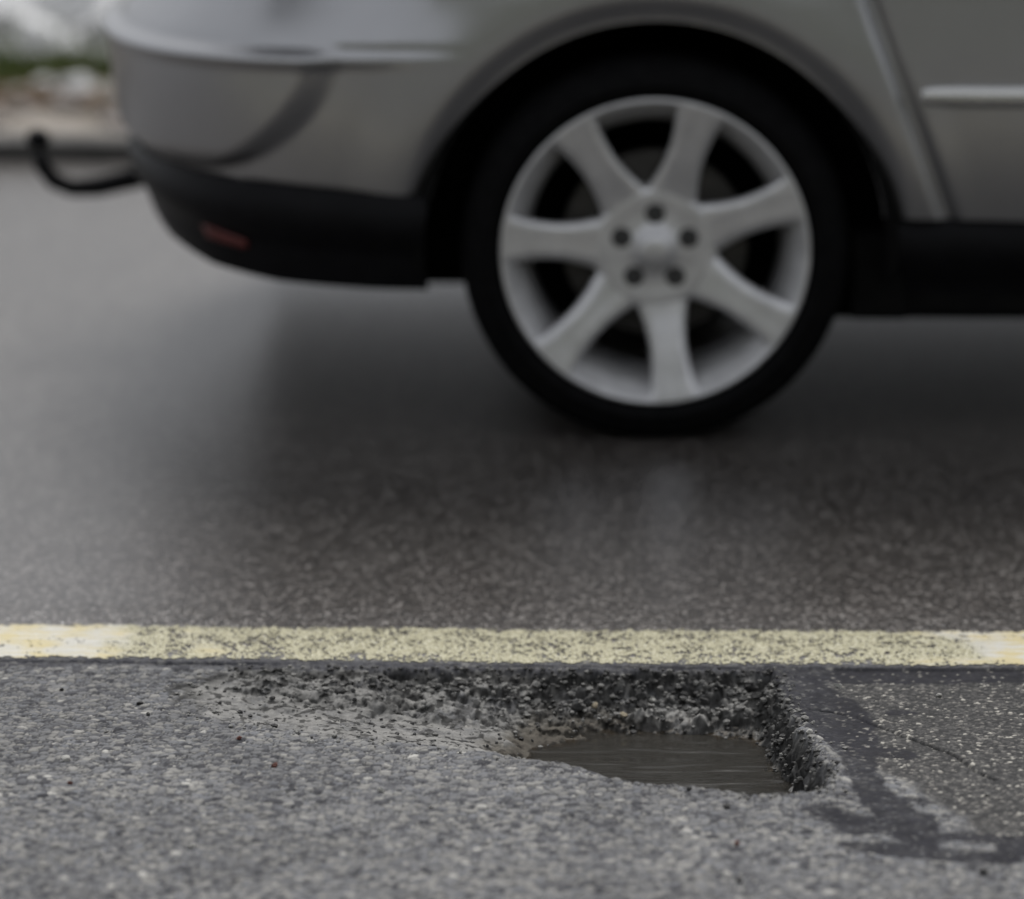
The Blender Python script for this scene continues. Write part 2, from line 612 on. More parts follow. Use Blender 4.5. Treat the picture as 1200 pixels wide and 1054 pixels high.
hole = -D * S + inside * (0.0016 * fbm(X, Y, 0.006, 2, 75) + 0.0022 * crk + 0.005 * fbm(X, Y, 0.06, 2, 72)) * (1 - 0.6 * deep) + broken * (chunk + 0.0055 * crk + 0.0025 * fbm(X, Y, 0.007, 2, 74))
hole = np.where(sd > 0, np.minimum(hole, 0.002), hole)
# stones
hs = _hash(np.floor(cell * 5e6), np.floor(cell * 77), 3)
big_st = np.clip(e1 * 2.2, 0, 1) ** 0.6 * (0.0005 + 0.0027 * hs) * (hs > 0.28)
sml_st = np.clip(e3 * 2.0, 0, 1) ** 0.6 * (0.0004 + 0.0012 * cell3)
is_big = big_st > sml_st
s1 = np.maximum(big_st, sml_st)
s2 = np.sqrt(np.clip(e2, 0, 1)) * (0.0003 + 0.0011 * cell2)
rel = s1 * (1 - fine) * (1 - lane) + s2 * np.maximum(fine, lane)
rel = rel * (1 - 0.75 * tar) * (1 - 0.55 * inside)
z = hole + rel * hi + 0.0012 * fbm(X, Y, 0.12, 3, 80) * hi + 0.004 * fbm(X, Y, 1.3, 2, 81) * smooth(0.0, 0.2, np.abs(Y - 4.45)) * smooth(12, 6, np.abs(X))
z = z - 0.002 * fine + 0.002 * lane
# rim of the patch stands a little proud
z = z + (0.003 + 0.4 * np.maximum(chunk, 0)) * np.exp(-((sd + 0.010) / 0.010) ** 2) * smooth(0.18, 0.22, X) * smooth(4.06, 4.12, Y) * hi

# cracks: the longitudinal joint and the one running off the rim
jn = Y - JOINT_Y + 0.003 * fbm(X, Y * 0, 0.06, 3, 90)
jm = np.clip(smooth(-0.30, -0.50, X) * (0.35 + vnoise(X, X * 0, 0.05, 91)) + 0.05, 0, 1)
z = z - 0.006 * np.exp(-(jn / 0.0032) ** 2) * jm * hi * (1 - inside)
CR = [(0.225, 4.425), (0.262, 4.404), (0.300, 4.388), (0.322, 4.350), (0.357, 4.303), (0.39, 4.262), (0.412, 4.222), (0.428, 4.178), (0.446, 4.145)]
cd = np.full(X.shape, 9.0)
for k in range(len(CR) - 1):
    d, _ = seg_dist(X + 0.005 * fbm(X, Y, 0.02, 3, 95), Y + 0.008 * fbm(X, Y, 0.025, 3, 96), CR[k], CR[k + 1])
    cd = np.minimum(cd, d)
cm = np.clip(vnoise(X, Y, 0.03, 97) * 1.5 - 0.1, 0.15, 1)
z = z - 0.007 * np.exp(-(cd / 0.0026) ** 2) * cm * hi



def rampc(v, stops):
    p = [a for a, _ in stops]
    return np.stack([np.interp(v, p, [c[k] for _, c in stops]) for k in range(3)], -1)


def mixc(a, b, f):
    return a + (b - a) * f[:, None]


# what each spot of the surface is made of
stone_ramp = [(0.0, (0.050, 0.050, 0.055)), (0.18, (0.120, 0.121, 0.128)), (0.40, (0.200, 0.199, 0.198)), (0.58, (0.165, 0.169, 0.180)),
              (0.80, (0.235, 0.230, 0.218)), (0.975, (0.280, 0.274, 0.258)), (1.0, (0.44, 0.43, 0.40))]
rid_ = np.where(is_big, cell, cell3)
stc = rampc(rid_, stone_ramp)
bit = 0.020 + 0.030 * vnoise(X, Y, 0.03, 101)
bitc = np.stack([bit * 0.98, bit * 0.98, bit * 1.08], -1)
expo = np.clip(np.where(is_big, e1 * 2.4, e3 * 1.9), 0, 1)
wornf = smooth(-0.25, 0.45, fbm(X, Y, 0.10, 3, 102) + 0.20)
nearc = mixc(bitc, stc, expo * (0.78 + 0.22 * wornf))
film = 0.25 * smooth(0.05, 0.6, fbm(X, Y, 0.045, 3, 103))      # old binder still covering some stones
nearc = mixc(nearc, np.stack([0.088 + 0 * X, 0.088 + 0 * X, 0.095 + 0 * X], -1), film)
finec = rampc(cell2, [(0.0, (0.035, 0.035, 0.036)), (0.5, (0.075, 0.073, 0.072)), (0.78, (0.12, 0.117, 0.112)), (0.93, (0.20, 0.19, 0.175)), (1.0, (0.48, 0.46, 0.41))])
finec = mixc(np.full((len(X), 3), 0.035), finec, np.clip(e2 * 2.2, 0, 1))
colr = mixc(nearc, finec, fine)
dust = np.clip(inside * (0.35 + 0.65 * smooth(-0.30, 0.35, fbm(X, Y, 0.045, 4, 100) + 0.15)), 0, 1) * 0.96
dv = np.clip(0.5 + 0.45 * fbm(X, Y, 0.012, 3, 104) + 0.25 * fbm(X, Y, 0.08, 2, 105), 0, 1)
dustc = np.stack([0.14 + 0.18 * dv, 0.138 + 0.174 * dv, 0.132 + 0.164 * dv], -1)
colr = mixc(colr, dustc, dust)
# freshly broken, black asphalt on the faces of the walls
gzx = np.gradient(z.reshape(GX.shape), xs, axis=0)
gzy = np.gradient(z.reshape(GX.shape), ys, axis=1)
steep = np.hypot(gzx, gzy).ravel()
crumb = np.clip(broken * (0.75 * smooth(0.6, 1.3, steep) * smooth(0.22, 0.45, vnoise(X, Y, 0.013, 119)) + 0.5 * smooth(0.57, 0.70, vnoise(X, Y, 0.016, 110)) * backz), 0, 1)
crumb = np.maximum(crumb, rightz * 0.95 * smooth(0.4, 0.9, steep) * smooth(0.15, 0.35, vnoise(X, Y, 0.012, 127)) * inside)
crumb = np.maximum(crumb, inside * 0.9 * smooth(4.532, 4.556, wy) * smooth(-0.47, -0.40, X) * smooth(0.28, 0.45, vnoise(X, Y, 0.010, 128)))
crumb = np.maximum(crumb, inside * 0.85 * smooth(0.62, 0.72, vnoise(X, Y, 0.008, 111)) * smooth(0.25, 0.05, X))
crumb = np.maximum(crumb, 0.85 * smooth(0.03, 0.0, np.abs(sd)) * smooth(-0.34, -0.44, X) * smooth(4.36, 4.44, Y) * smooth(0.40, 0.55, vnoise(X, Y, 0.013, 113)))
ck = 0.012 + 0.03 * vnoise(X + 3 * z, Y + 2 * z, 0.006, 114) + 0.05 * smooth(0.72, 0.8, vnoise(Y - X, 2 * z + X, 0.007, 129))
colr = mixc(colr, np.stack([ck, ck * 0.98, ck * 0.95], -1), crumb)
# silt stain just above the water line
wetz = inside * smooth(1.75, 1.15, el) * smooth(0.10, -0.04, X) * smooth(-0.030, -0.042, z + 0.006 * fbm(X, Y, 0.03, 3, 160))
colr = mixc(colr, colr * np.array([0.48, 0.45, 0.40]), wetz)
silt = inside * smooth(1.30, 1.05, el) * smooth(-0.036, -0.044, z) * smooth(0.9, 0.5, steep) * 0.75
colr = mixc(colr, np.stack([0.075 + 0.05 * dv, 0.066 + 0.045 * dv, 0.055 + 0.037 * dv], -1), silt)
tk = 0.013 + 0.013 * vnoise(X, Y, 0.006, 115) + 0.008 * vnoise(X, Y, 0.05, 116)
tc = tar * (0.80 + 0.2 * vnoise(X, Y, 0.02, 117)) * (1 - 0.5 * smooth(0.86, 0.97, cell2))
colr = mixc(colr, np.stack([tk, tk, tk * 1.22], -1), tc)
# strip of dark binder along the joint, on the near side of the line
jb = smooth(0.030, 0.008, np.abs(Y - 4.575 + 0.012 * fbm(X, Y, 0.09, 3, 118))) * (1 - inside) * 0.7
colr = mixc(colr, np.stack([0.05 + 0 * X, 0.05 + 0 * X, 0.058 + 0 * X], -1), jb * (1 - tar))

attrs = dict(hi=hi, lane=smooth(JOINT_Y + 0.004, JOINT_Y + 0.07, Y), dust=dust, stone_colour=colr)
# ledges and overhangs: the broken faces are pushed in and out by a noise that varies with height
zz_ = z * 1.3
wl = smooth(0.35, 0.9, steep) * inside * hi
dX = wl * rightz * (0.0075 * fbm(Y, zz_, 0.014, 3, 150) + 0.004 * fbm(Y, zz_, 0.005, 2, 151))
dY = wl * backz * (0.0075 * fbm(X, zz_, 0.016, 3, 152) + 0.004 * fbm(X, zz_, 0.006, 2, 153))
V = np.stack([X + dX, Y + dY, z], -1)
F = grid_faces(len(xs), len(ys))
fsd = sd[F].mean(1)
ftar = tar[F].mean(1)
is_hole = fsd > 0.0
is_tar = (~is_hole) & (ftar > 0.5)
road = np_mesh("road", V, F[~is_hole & ~is_tar], M['road'], attrs=attrs)
tag(road, kind="structure")
np_mesh("tar_seal", V, F[is_tar], M['road'], parent=road, attrs=attrs)["label"] = "dark bluish bitumen smeared along the pothole rim and yellow line"
pot = np_mesh("pothole", V, F[is_hole], M['road'], attrs=attrs)
tag(pot, "broken pothole in grey asphalt in front of the yellow line", "pothole")


def zroad(x, y):
    i = int(np.clip(np.searchsorted(xs, x), 0, len(xs) - 1))
    j = int(np.clip(np.searchsorted(ys, y), 0, len(ys) - 1))
    return float(z[i * len(ys) + j])


def zroads(x, y):
    i = np.clip(np.searchsorted(xs, x), 0, len(xs) - 1)
    j = np.clip(np.searchsorted(ys, y), 0, len(ys) - 1)
    return z[i * len(ys) + j]


# water in the deep end
px_ = np.linspace(-0.19, 0.30, 120)
py_ = np.linspace(4.02, 4.53, 120)
PX, PY = np.meshgrid(px_, py_, indexing='ij')
WZ = -0.0525
dep = WZ - zroads(PX.ravel(), PY.ravel())
pf = grid_faces(120, 120)
keep = (dep[pf].max(1) > -0.004) & (poly_sd(PX.ravel(), PY.ravel(), HOLE)[pf].mean(1) > -0.01)
mk = np.clip(smooth(-0.003, 0.012, dep), 0.10, 0.9)
pud = np_mesh("puddle", np.stack([PX.ravel(), PY.ravel(), np.full(PX.size, WZ)], -1), pf[keep], M['water'], attrs=dict(murk=mk))
tag(pud, "muddy brown rainwater lying in the deep end of the pothole", "puddle")

# the painted line: follows the stones, faces missing where it has worn through
ly = (GY >= LINE_Y0 - 0.006) & (GY <= LINE_Y1 + 0.006)
jl = np.where((ys >= LINE_Y0 - 0.006) & (ys <= LINE_Y1 + 0.006))[0]
il = np.where((xs >= -1.3) & (xs <= 1.1))[0]
idx = (il[:, None] * len(ys) + jl[None, :])
LX, LY = X[idx], Y[idx]
LV = np.stack([LX, LY, z[idx] + 0.0011], -1).reshape(-1, 3)
lf = grid_faces(len(il), len(jl))
lx, ly = LX.ravel(), LY.ravel()
fb = 0.16 * fbm(lx, ly, 0.10, 4, 120) + 0.03 * fbm(lx * 0.2, ly, 0.012, 2, 121)
fresh = np.maximum(smooth(-0.54, -0.66, lx + fb), smooth(0.38, 0.47, lx + fb + 0.35 * (ly - 4.67)))
edge_d = np.minimum(ly - LINE_Y0, LINE_Y1 - ly) + 0.007 * fbm(lx, ly, 0.05, 4, 122) + 0.011 * fbm(lx, ly, 0.006, 2, 123)
wear = 0.50 * vnoise(lx, ly, 0.0028, 124) + 0.30 * (1 - e2[idx].ravel()) + 0.20 * vnoise(lx, ly, 0.02, 125) - 0.02 * np.clip(edge_d / 0.01, 0, 1)
q_old, q_new = np.quantile(wear, 0.79), np.quantile(wear, 0.965)
keepv = (wear < q_old + (q_new - q_old) * fresh + 0.03 * fbm(lx, ly, 0.15, 2, 126)) & (edge_d > 0)
lkeep = keepv[lf].sum(1) >= 3
line = np_mesh("road_marking", LV, lf[lkeep], M['line'], attrs=dict(fresh=fresh))
tag(line, "worn yellow line painted along the road behind the pothole", "road marking")
for nm, a, b in (("line_strip", -120, float(xs[il[0]])), ("line_strip", float(xs[il[-1]]), 120)):
    py_mesh(nm, [(a, LINE_Y0, 0.0065), (b, LINE_Y0, 0.0065), (b, LINE_Y1, 0.0065), (a, LINE_Y1, 0.0065)], [(0, 1, 2, 3)], M['line'], line)


# ------------------------------------------------------------------ kerb and verge on the far side
kerb = empty("kerb", (0, ROAD_FAR, 0))
tag(kerb, "low dark stone kerb along the far edge of the road", "kerb")


def kerb_stone_mesh():
    L, wd, h, b = 0.985, 0.13, 0.06, 0.012
    prof = [(0, -0.1), (0, h - b), (0.004, h - 0.004), (b, h), (wd - b, h), (wd, h - b), (wd, -0.1)]
    V, F = [], []
    n = 9
    for i in range(n):
        for (yy, zz) in prof:
            V.append((L * i / (n - 1), yy + random.uniform(-.003, .003), zz + random.uniform(-.002, .002)))
    m = len(prof)
    for i in range(n - 1):
        for j in range(m - 1):
            F.append((i * m + j, (i + 1) * m + j, (i + 1) * m + j + 1, i * m + j + 1))
    F.append(tuple(range(m)))
    F.append(tuple((n - 1) * m + j for j in range(m))[::-1])
    return V, F


kv, kf = kerb_stone_mesh()
k0 = py_mesh("kerb_stone", kv, kf, M['kerb'], kerb)
for i in range(-9, 9):
    o = k0 if i == -9 else k0.copy()
    if i > -9:
        col.objects.link(o)
    o.location = (i * 1.0 + 0.37, random.uniform(-.004, .004), random.uniform(-.003, .003))

gxs = axis(-6, 5, 0.09, -120, 120, 1.3, 8)
gys = axis(ROAD_FAR + 0.12, 13.5, 0.06, ROAD_FAR + 0.115, 260, 1.25, 12)
VX, VY = np.meshgrid(gxs, gys, indexing='ij')
vx, vy = VX.ravel(), VY.ravel()


def verge_z(x, y):
    return 0.055 + 0.035 * np.maximum(0, y - 9.2) + 0.03 * fbm(x, y, 0.5, 3, 130) * smooth(8.9, 9.2, y) * smooth(20, 12, y)


vz = verge_z(vx, vy)
vf_ = grid_faces(len(gxs), len(gys))
cy = vy[vf_].mean(1) + 0.12 * fbm(vx[vf_].mean(1), vy[vf_].mean(1), 0.7, 2, 131)
verge = np_mesh("verge", np.stack([vx, vy, vz], -1), vf_[cy < 10.0], M['soil'])
tag(verge, kind="structure")
gpath = np_mesh("gravel_path", np.stack([vx, vy, vz], -1), vf_[(cy >= 10.0) & (cy < 13.0)], M['path'])
tag(gpath, kind="structure")
tag(np_mesh("meadow", np.stack([vx, vy, vz], -1), vf_[cy >= 13.0], M['bank']), kind="structure")


def vz1(x, y):
    return float(verge_z(np.array([x]), np.array([y]))[0])


# unseen bank added behind the camera to darken the car's reflections and sky fill
bxs = np.linspace(-90, 90, 91)
bys = np.concatenate([np.linspace(-60, -14, 12), np.linspace(-13, -4, 16)])
BX, BY = np.meshgrid(bxs, bys, indexing='ij')
bz = 6.5 * smooth(-4.2, -15, BY.ravel()) + 1.6 * fbm(BX.ravel(), BY.ravel(), 6.0, 3, 135) * smooth(-4.5, -9, BY.ravel()) + 0.02
bank = np_mesh("added_shade_bank", np.stack([BX.ravel(), BY.ravel(), bz], -1), grid_faces(len(bxs), len(bys)), M['bank'])
tag(bank, kind="structure")

# grass: one mass of blades
gv, gf = [], []
gr = np.random.default_rng(5)
for k in range(15000):
    x = gr.uniform(-3.6, 3.0)
    y = gr.normal(9.74, 0.10) if gr.random() < 0.8 else gr.uniform(9.2, 10.6)
    if vnoise(np.array([x]), np.array([y]), 0.28, 140)[0] < 0.34:
        continue
    zz = vz1(x, y)
    a = gr.uniform(0, 2 * math.pi)
    h = gr.uniform(0.03, 0.08)
    wd = 0.005
    dx, dy = math.cos(a) * wd, math.sin(a) * wd
    lx_, ly_ = gr.normal(0, .03), gr.normal(0, .03)
    b = len(gv)
    gv += [(x - dx, y - dy, zz - .01), (x + dx, y + dy, zz - .01), (x + lx_ * .5 + dx * .6, y + ly_ * .5 + dy * .6, zz + h * .6), (x + lx_, y + ly_, zz + h)]
    gf += [(b, b + 1, b + 2), (b, b + 2, b + 3)]
tag(py_mesh("grass", gv, gf, M['grass']), "patchy green grass growing on the far verge", "grass", kind="stuff")
# leaf litter
lv, lfc = [], []
for k in range(1500):
    x = gr.uniform(-3.4, 2.8)
    y = gr.normal(9.29, 0.08)
    zz = vz1(x, y) + 0.012
    a = gr.uniform(0, 6.28)
    s = gr.uniform(0.02, 0.05)
    b = len(lv)
    c_, s_ = math.cos(a), math.sin(a)
    for (u, v, t_) in ((-1, 0, .0), (0, -.5, .25), (1, 0, .1), (0, .5, .3)):
        lv.append((x + (u * c_ - v * s_) * s, y + (u * s_ + v * c_) * s, zz + t_ * s + gr.uniform(0, .012)))
    lfc += [(b, b + 1, b + 2), (b, b + 2, b + 3)]
tag(py_mesh("leaf_litter", lv, lfc, M['leaf']), "dry brown leaves scattered over the far verge", "leaves", kind="stuff")


def rock_geo(r, seed, flat=0.7, sub=2, rough=0.22):
    import bmesh
    bm = bmesh.new()
    bmesh.ops.create_icosphere(bm, subdivisions=sub, radius=1.0)
    rg = np.random.default_rng(seed)
    pl = rg.normal(size=(7, 3))
    pl /= np.linalg.norm(pl, axis=1)[:, None]
    lim = rg.uniform(0.42, 0.80, 7)
    sx, sy = rg.uniform(0.8, 1.25), rg.uniform(0.75, 1.1)
    vs = []
    for v in bm.verts:
        c = np.array(v.co)
        for p_, m_ in zip(pl, lim):
            dd = c @ p_
            if dd > m_:
                c = c - p_ * (dd - m_)
        c = c * (1 + rg.normal() * rough * 0.15)
        vs.append((c[0] * r * sx, c[1] * r * sy, c[2] * r * flat))
    fs = [tuple(v.index for v in f.verts) for f in bm.faces]
    bm.free()
    return vs, fs


rock_meshes = []
for k in range(6):
    vs, fs = rock_geo(1.0, 200 + k)
    me = bpy.data.meshes.new("stone")
    me.from_pydata(vs, [], fs)
    rock_meshes.append(me)


def stone(name, x, y, z_, r, mat, seed, label, cat, group=None, tilt=0.3):
    rg = np.random.default_rng(seed)
    me = rock_meshes[seed % 6].copy()
    me.name = name
    me.materials.append(mat)
    o = bpy.data.objects.new(name, me)
    col.objects.link(o)
    o.scale = (r, r, r)
    o.location = (x, y, z_)
    o.rotation_euler = (rg.uniform(-tilt, tilt), rg.uniform(-tilt, tilt), rg.uniform(0, 6.28))
    tag(o, label, cat, group)
    return o


sr = np.random.default_rng(77)
k = 0
WS = [(-1.62, 9.42, .065), (-1.36, 9.40, .080), (-1.22, 9.44, .060), (-1.50, 9.36, .040), (-1.80, 9.45, .060), (-1.08, 9.42, .070), (-1.72, 9.52, .04), (-1.44, 9.50, .05),
      (-1.60, 10.35, .10), (-1.42, 10.50, .11), (-1.75, 10.60, .12), (-1.28, 10.35, .09), (-1.55, 10.75, .12), (-1.33, 10.80, .11), (-1.85, 10.40, .09), (-1.15, 10.60, .10),
      (-1.95, 10.8, .12), (-1.48, 10.22, .06), (-1.68, 10.15, .05), (-1.20, 10.15, .06)]
for (x, y, r) in WS:
    stone("white_stone", x, y, vz1(x, y) + r * .25, r, M['white_stone'], 300 + k, "white stone lying on the far verge behind the car", "stone", "white stones on the far verge")
    k += 1
for q in range(46):
    x, y, r = sr.uniform(-2.1, -0.9), sr.uniform(8.92, 9.26), sr.uniform(0.025, 0.055)
    stone("verge_stone", x, y, vz1(x, y) + r * .2, r, M['pink_stone'], 400 + q, "pinkish grey stone lying just behind the far kerb", "stone", "pinkish stones behind the far kerb")

# ------------------------------------------------------------------ the car
CX, CY = 0.073, 5.835
car = empty("car", (CX, CY, 0))
tag(car, "silver estate car with alloy wheels and tow bar driving past the pothole", "car")
WZC, ARCH = 0.309, 0.366
WB = 2.70
HALF = 0.90


def half_outline():
    """near half of the plan outline, from the rear centre round to the front centre: (x, y, nx, ny) with the normal pointing inwards"""
    pts = []
    n = 2.9
    th = np.linspace(math.pi / 2, 0, 900)            # dense, resampled below
    rear = [(-0.35 - 0.572 * abs(math.sin(a)) ** (2 / n), HALF - HALF * abs(math.cos(a)) ** (2 / n)) for a in th]
    side = [(x, 0.0) for x in np.linspace(-0.35, 2.85, 1500)[1:-1]]
    n2 = 2.4
    front = [(2.85 + 0.80 * abs(math.sin(a)) ** (2 / n2), HALF - HALF * abs(math.cos(a)) ** (2 / n2)) for a in th[::-1]]
    P_ = np.array(rear + side + front)
    s = np.concatenate([[0], np.cumsum(np.hypot(*np.diff(P_, axis=0).T))])
    # target spacing
    out = [0.0]
    while out[-1] < s[-1]:
        x_ = np.interp(out[-1], s, P_[:, 0])
        out.append(out[-1] + (0.0065 if x_ < 0.75 else (0.013 if 2.2 < x_ < 3.2 else 0.03)))
    out[-1] = s[-1]
    qx = np.interp(out, s, P_[:, 0])
    qy = np.interp(out, s, P_[:, 1])
    tx, ty = np.gradient(qx), np.gradient(qy)
    l = np.hypot(tx, ty)
    nx, ny = -ty / l, tx / l
    for a in (nx, ny):
        a[1:-1] = (a[:-2] + a[1:-1] * 2 + a[2:]) / 4
    return qx, qy, nx, ny


OX, OY, ONX, ONY = half_outline()
NO = len(OX)


def zb(x):      # bottom edge of the painted body
    return np.interp(x, [-0.95, -0.85, -0.63, -0.353, 0.36, 0.6, 2.3, 3.1, 3.65], [0.425, 0.418, 0.412, 0.394, 0.362, 0.357, 0.355, 0.36, 0.37])


def zlow(x):    # bottom edge of the black trim
    return np.interp(x, [-0.93, -0.885, -0.835, -0.745, -0.620, -0.450, -0.34, 0.30, 0.36, 2.3, 3.1, 3.65], [0.360, 0.318, 0.290, 0.264, 0.250, 0.243, 0.242, 0.19, 0.19, 0.19, 0.20, 0.24])


def zt(x):      # top edge of the body: belt line and bonnet edge
    return np.interp(x, [-0.95, -0.6, 2.2, 2.9, 3.4, 3.65], [0.98, 0.97, 0.93, 0.88, 0.78, 0.70])


def seam(x, z_, x0, slope, z0, sig, dep_):
    return dep_ * np.exp(-((x - (x0 + (z0 - z_) * slope)) / sig) ** 2)


def inset(x, z_):
    t = np.clip((0.64 - z_) / 0.28, 0, 1.6)
    d = 0.040 * t ** 1.8
    u = np.clip((z_ - 0.70) / 0.28, 0, 1)
    d = d + 0.035 * u ** 1.6
    wr = smooth(-0.24, -0.62, x)
    d = d + wr * 0.082 * (0.8 * np.clip((z_ - 0.634) / 0.078, 0, 1) + 0.2 * smooth(0.628, 0.72, z_))
    d = d + wr * (0.008 * np.exp(-((z_ - 0.630) / 0.007) ** 2) - 0.008 * np.exp(-((z_ - 0.612) / 0.010) ** 2))
    q_ = np.clip((0.625 - z_) / 0.20, 0, 1)
    xe = -0.510 - 0.07 * q_ - 0.13 * q_ ** 3
    m = smooth(xe + 0.030, xe - 0.040, x) * smooth(0.640, 0.615, z_) * smooth(0.418, 0.460, z_)
    d = d - 0.024 * m
    for cx in (0.0, WB):
        r = np.hypot(x - cx, z_ - WZC)
        d = d - 0.009 * smooth(0.52, 0.415, r) + 0.020 * smooth(0.412, 0.364, r)
    d = d + seam(x, z_, 0.330, 0.383, 0.71, 0.0120, 0.016) * smooth(0.20, 0.30, x)
    d = d + seam(x, z_, 1.22, 0.05, 0.71, 0.008, 0.012) + seam(x, z_, 2.22, 0.03, 0.71, 0.008, 0.012)
    return d


# rows
rows = np.concatenate([np.linspace(0, 0.70, 84), np.linspace(0.70, 1.0, 16)[1:]])
NR = len(rows)


def shell_grid(x, y, nx, ny, zlo, zhi, rws, dfun, extra=0.0):
    xx = np.repeat(x[:, None], len(rws), 1)
    yy = np.repeat(y[:, None], len(rws), 1)
    zz = zlo(xx) + (zhi(xx) - zlo(xx)) * rws[None, :]
    d = dfun(xx, zz) + extra
    return xx + nx[:, None] * d, yy + ny[:, None] * d, zz, xx


def build_shell(side, zlo, zhi, rws, dfun, parts, mat):
    gx, gy, gz, bx_ = shell_grid(OX, OY, ONX, ONY, zlo, zhi, rws, dfun)
    P_ = np.stack([gx, gy, gz], -1)
    if side < 0:
        P_[..., 1] = 2 * HALF - P_[..., 1]
    du = np.gradient(P_, axis=0)
    dv = np.gradient(P_, axis=1)
    nn = np.cross(du, dv)
    nn /= np.maximum(np.linalg.norm(nn, axis=-1, keepdims=True), 1e-9)
    if side < 0:
        nn = -nn
    ref = nn[NO // 2, len(rws) // 2]
    want = -1 if side > 0 else 1
    flip = (ref[1] * want) < 0
    if flip:
        nn = -nn
    Pf = P_.reshape(-1, 3)
    nf = nn.reshape(-1, 3)
    bxf, bzf = bx_.ravel(), P_[..., 2].ravel()
    fcs = grid_faces(NO, len(rws))
    fx, fz = bxf[fcs].mean(1), bzf[fcs].mean(1)
    near = (OY[:, None] + 0 * gx).ravel()[fcs].mean(1) < 0.3
    okf = np.ones(len(fcs), bool)
    for cx in (0.0, WB):
        okf &= ~((np.hypot(fx - cx, fz - WZC) < ARCH) & near)
    usedv = np.zeros(len(Pf), bool)
    usedv[np.unique(fcs[okf])] = True
    for cx in (0.0, WB):
        dx, dz = bxf - cx, bzf - WZC
        r = np.hypot(dx, dz)
        mv = usedv & (r < ARCH + 0.0055) & (np.abs(dx) < 0.45)
        k_ = ARCH / np.maximum(r, 1e-6)
        Pf[mv, 0] += (dx * (k_ - 1))[mv]
        Pf[mv, 2] += (dz * (k_ - 1))[mv]
    # winding that agrees with the outward normal
    fn = np.cross(Pf[fcs[:, 1]] - Pf[fcs[:, 0]], Pf[fcs[:, 2]] - Pf[fcs[:, 0]])
    mid = len(fcs) // 2
    if (fn[mid] @ nf[fcs[mid, 0]]) < 0:
        fcs = fcs[:, ::-1]
    for name, pred in parts:
        sel = okf & pred(fx, fz)
        if sel.any():
            np_mesh(name, Pf, fcs[sel], mat, car, True, None, nf)
    return P_


def sm(x, z_, x0, slope, z0=0.71):
    return x < x0 + (z0 - z_) * slope


BODY = [
    ("rear_bumper", lambda x, z_: (x < -0.42) & (z_ < 0.70)),
    ("quarter_panel", lambda x, z_: ~((x < -0.42) & (z_ < 0.70)) & sm(x, z_, 0.330, 0.383)),
    ("rear_door", lambda x, z_: ~sm(x, z_, 0.330, 0.383) & sm(x, z_, 1.22, 0.05)),
    ("front_door", lambda x, z_: ~sm(x, z_, 1.22, 0.05) & sm(x, z_, 2.22, 0.03)),
    ("front_fender", lambda x, z_: ~sm(x, z_, 2.22, 0.03) & ~((x > 3.12) & (z_ < 0.70))),
    ("front_bumper", lambda x, z_: (x > 3.12) & (z_ < 0.70)),
]
TRIM = [
    ("rear_lower_trim", lambda x, z_: x < 0),
    ("sill", lambda x, z_: (x >= 0) & (x < WB)),
    ("front_lower_trim", lambda x, z_: x >= WB),
]


def trim_inset(x, z_):
    v = np.clip((zb(x) - z_) / np.maximum(zb(x) - zlow(x), 1e-4), 0, 1)
    rear_ = smooth(0.2, -0.2, x)
    base = inset(0.85 + 0 * x, zb(x)) * (1 - rear_) + 0.010 * rear_
    return base + 0.012 - 0.016 * np.sin(np.pi * np.clip(v * 1.6, 0, 1)) + (0.045 - 0.025 * rear_) * v ** 2.2


tops = []
for side in (1, -1):
    g = build_shell(side, zb, zt, rows, inset, BODY, M['paint'])
    build_shell(side, zlow, zb, np.linspace(0, 1, 26), trim_inset, TRIM, M['plastic'])
    tops.append(g[:, -1, :])

# top deck (bonnet and the sill under the windows): strips from side to side
tn_, tf_ = tops
na = 13
DV = np.zeros((NO, na, 3))
for j in range(na):
    t_ = j / (na - 1)
    DV[:, j, :] = tn_ * (1 - t_) + tf_ * t_
    DV[:, j, 2] += 0.05 * (1 - (2 * t_ - 1) ** 2) * np.clip(np.abs(tn_[:, 1] - tf_[:, 1]) / 1.7, 0, 1)
dfc = grid_faces(NO, na)
dxm = DV.reshape(-1, 3)[dfc][..., 0].mean(1)
np_mesh("bonnet", DV.reshape(-1, 3), dfc[dxm > 2.15], M['paint'], car)
np_mesh("body_deck", DV.reshape(-1, 3), dfc[dxm <= 2.15], M['liner'], car)

# cabin: roof, pillars, panes
prof_b = [(-0.84, 0.965), (-0.55, 1.40), (-0.25, 1.445), (0.6, 1.475), (1.3, 1.455), (1.62, 1.41), (2.32, 0.95)]


def cabin_y(zz):
    return 0.075 + (zz - 0.95) / 0.5 * 0.16


V_, F_ = [], []
rp = [(-0.57, 1.375)] + prof_b[1:6] + [(1.66, 1.385)]
nj = 11
for (x, zz) in rp:
    for j in range(nj):
        t_ = j / (nj - 1)
        y0 = cabin_y(min(zz, 1.40)) - 0.01
        yy = y0 + (1.8 - 2 * y0) * t_
        V_.append((x, yy, zz - 0.05 * abs(2 * t_ - 1) ** 4 + 0.012))
for i in range(len(rp) - 1):
    for j in range(nj - 1):
        F_.append((i * nj + j, (i + 1) * nj + j, (i + 1) * nj + j + 1, i * nj + j + 1))
roof = py_mesh("roof", V_, F_, M['paint'], car, True)
md = roof.modifiers.new("thick", 'SOLIDIFY')
md.thickness = 0.03


def pane(name, quad, mat):
    q = [Vector(p) for p in quad]
    nrm = (q[1] - q[0]).cross(q[3] - q[0]).normalized() * 0.006
    vs = [p + nrm for p in q] + [p - nrm for p in q]
    fs = [(0, 1, 2, 3), (7, 6, 5, 4), (0, 4, 5, 1), (1, 5, 6, 2), (2, 6, 7, 3), (3, 7, 4, 0)]
    return py_mesh(name, vs, fs, mat, car)


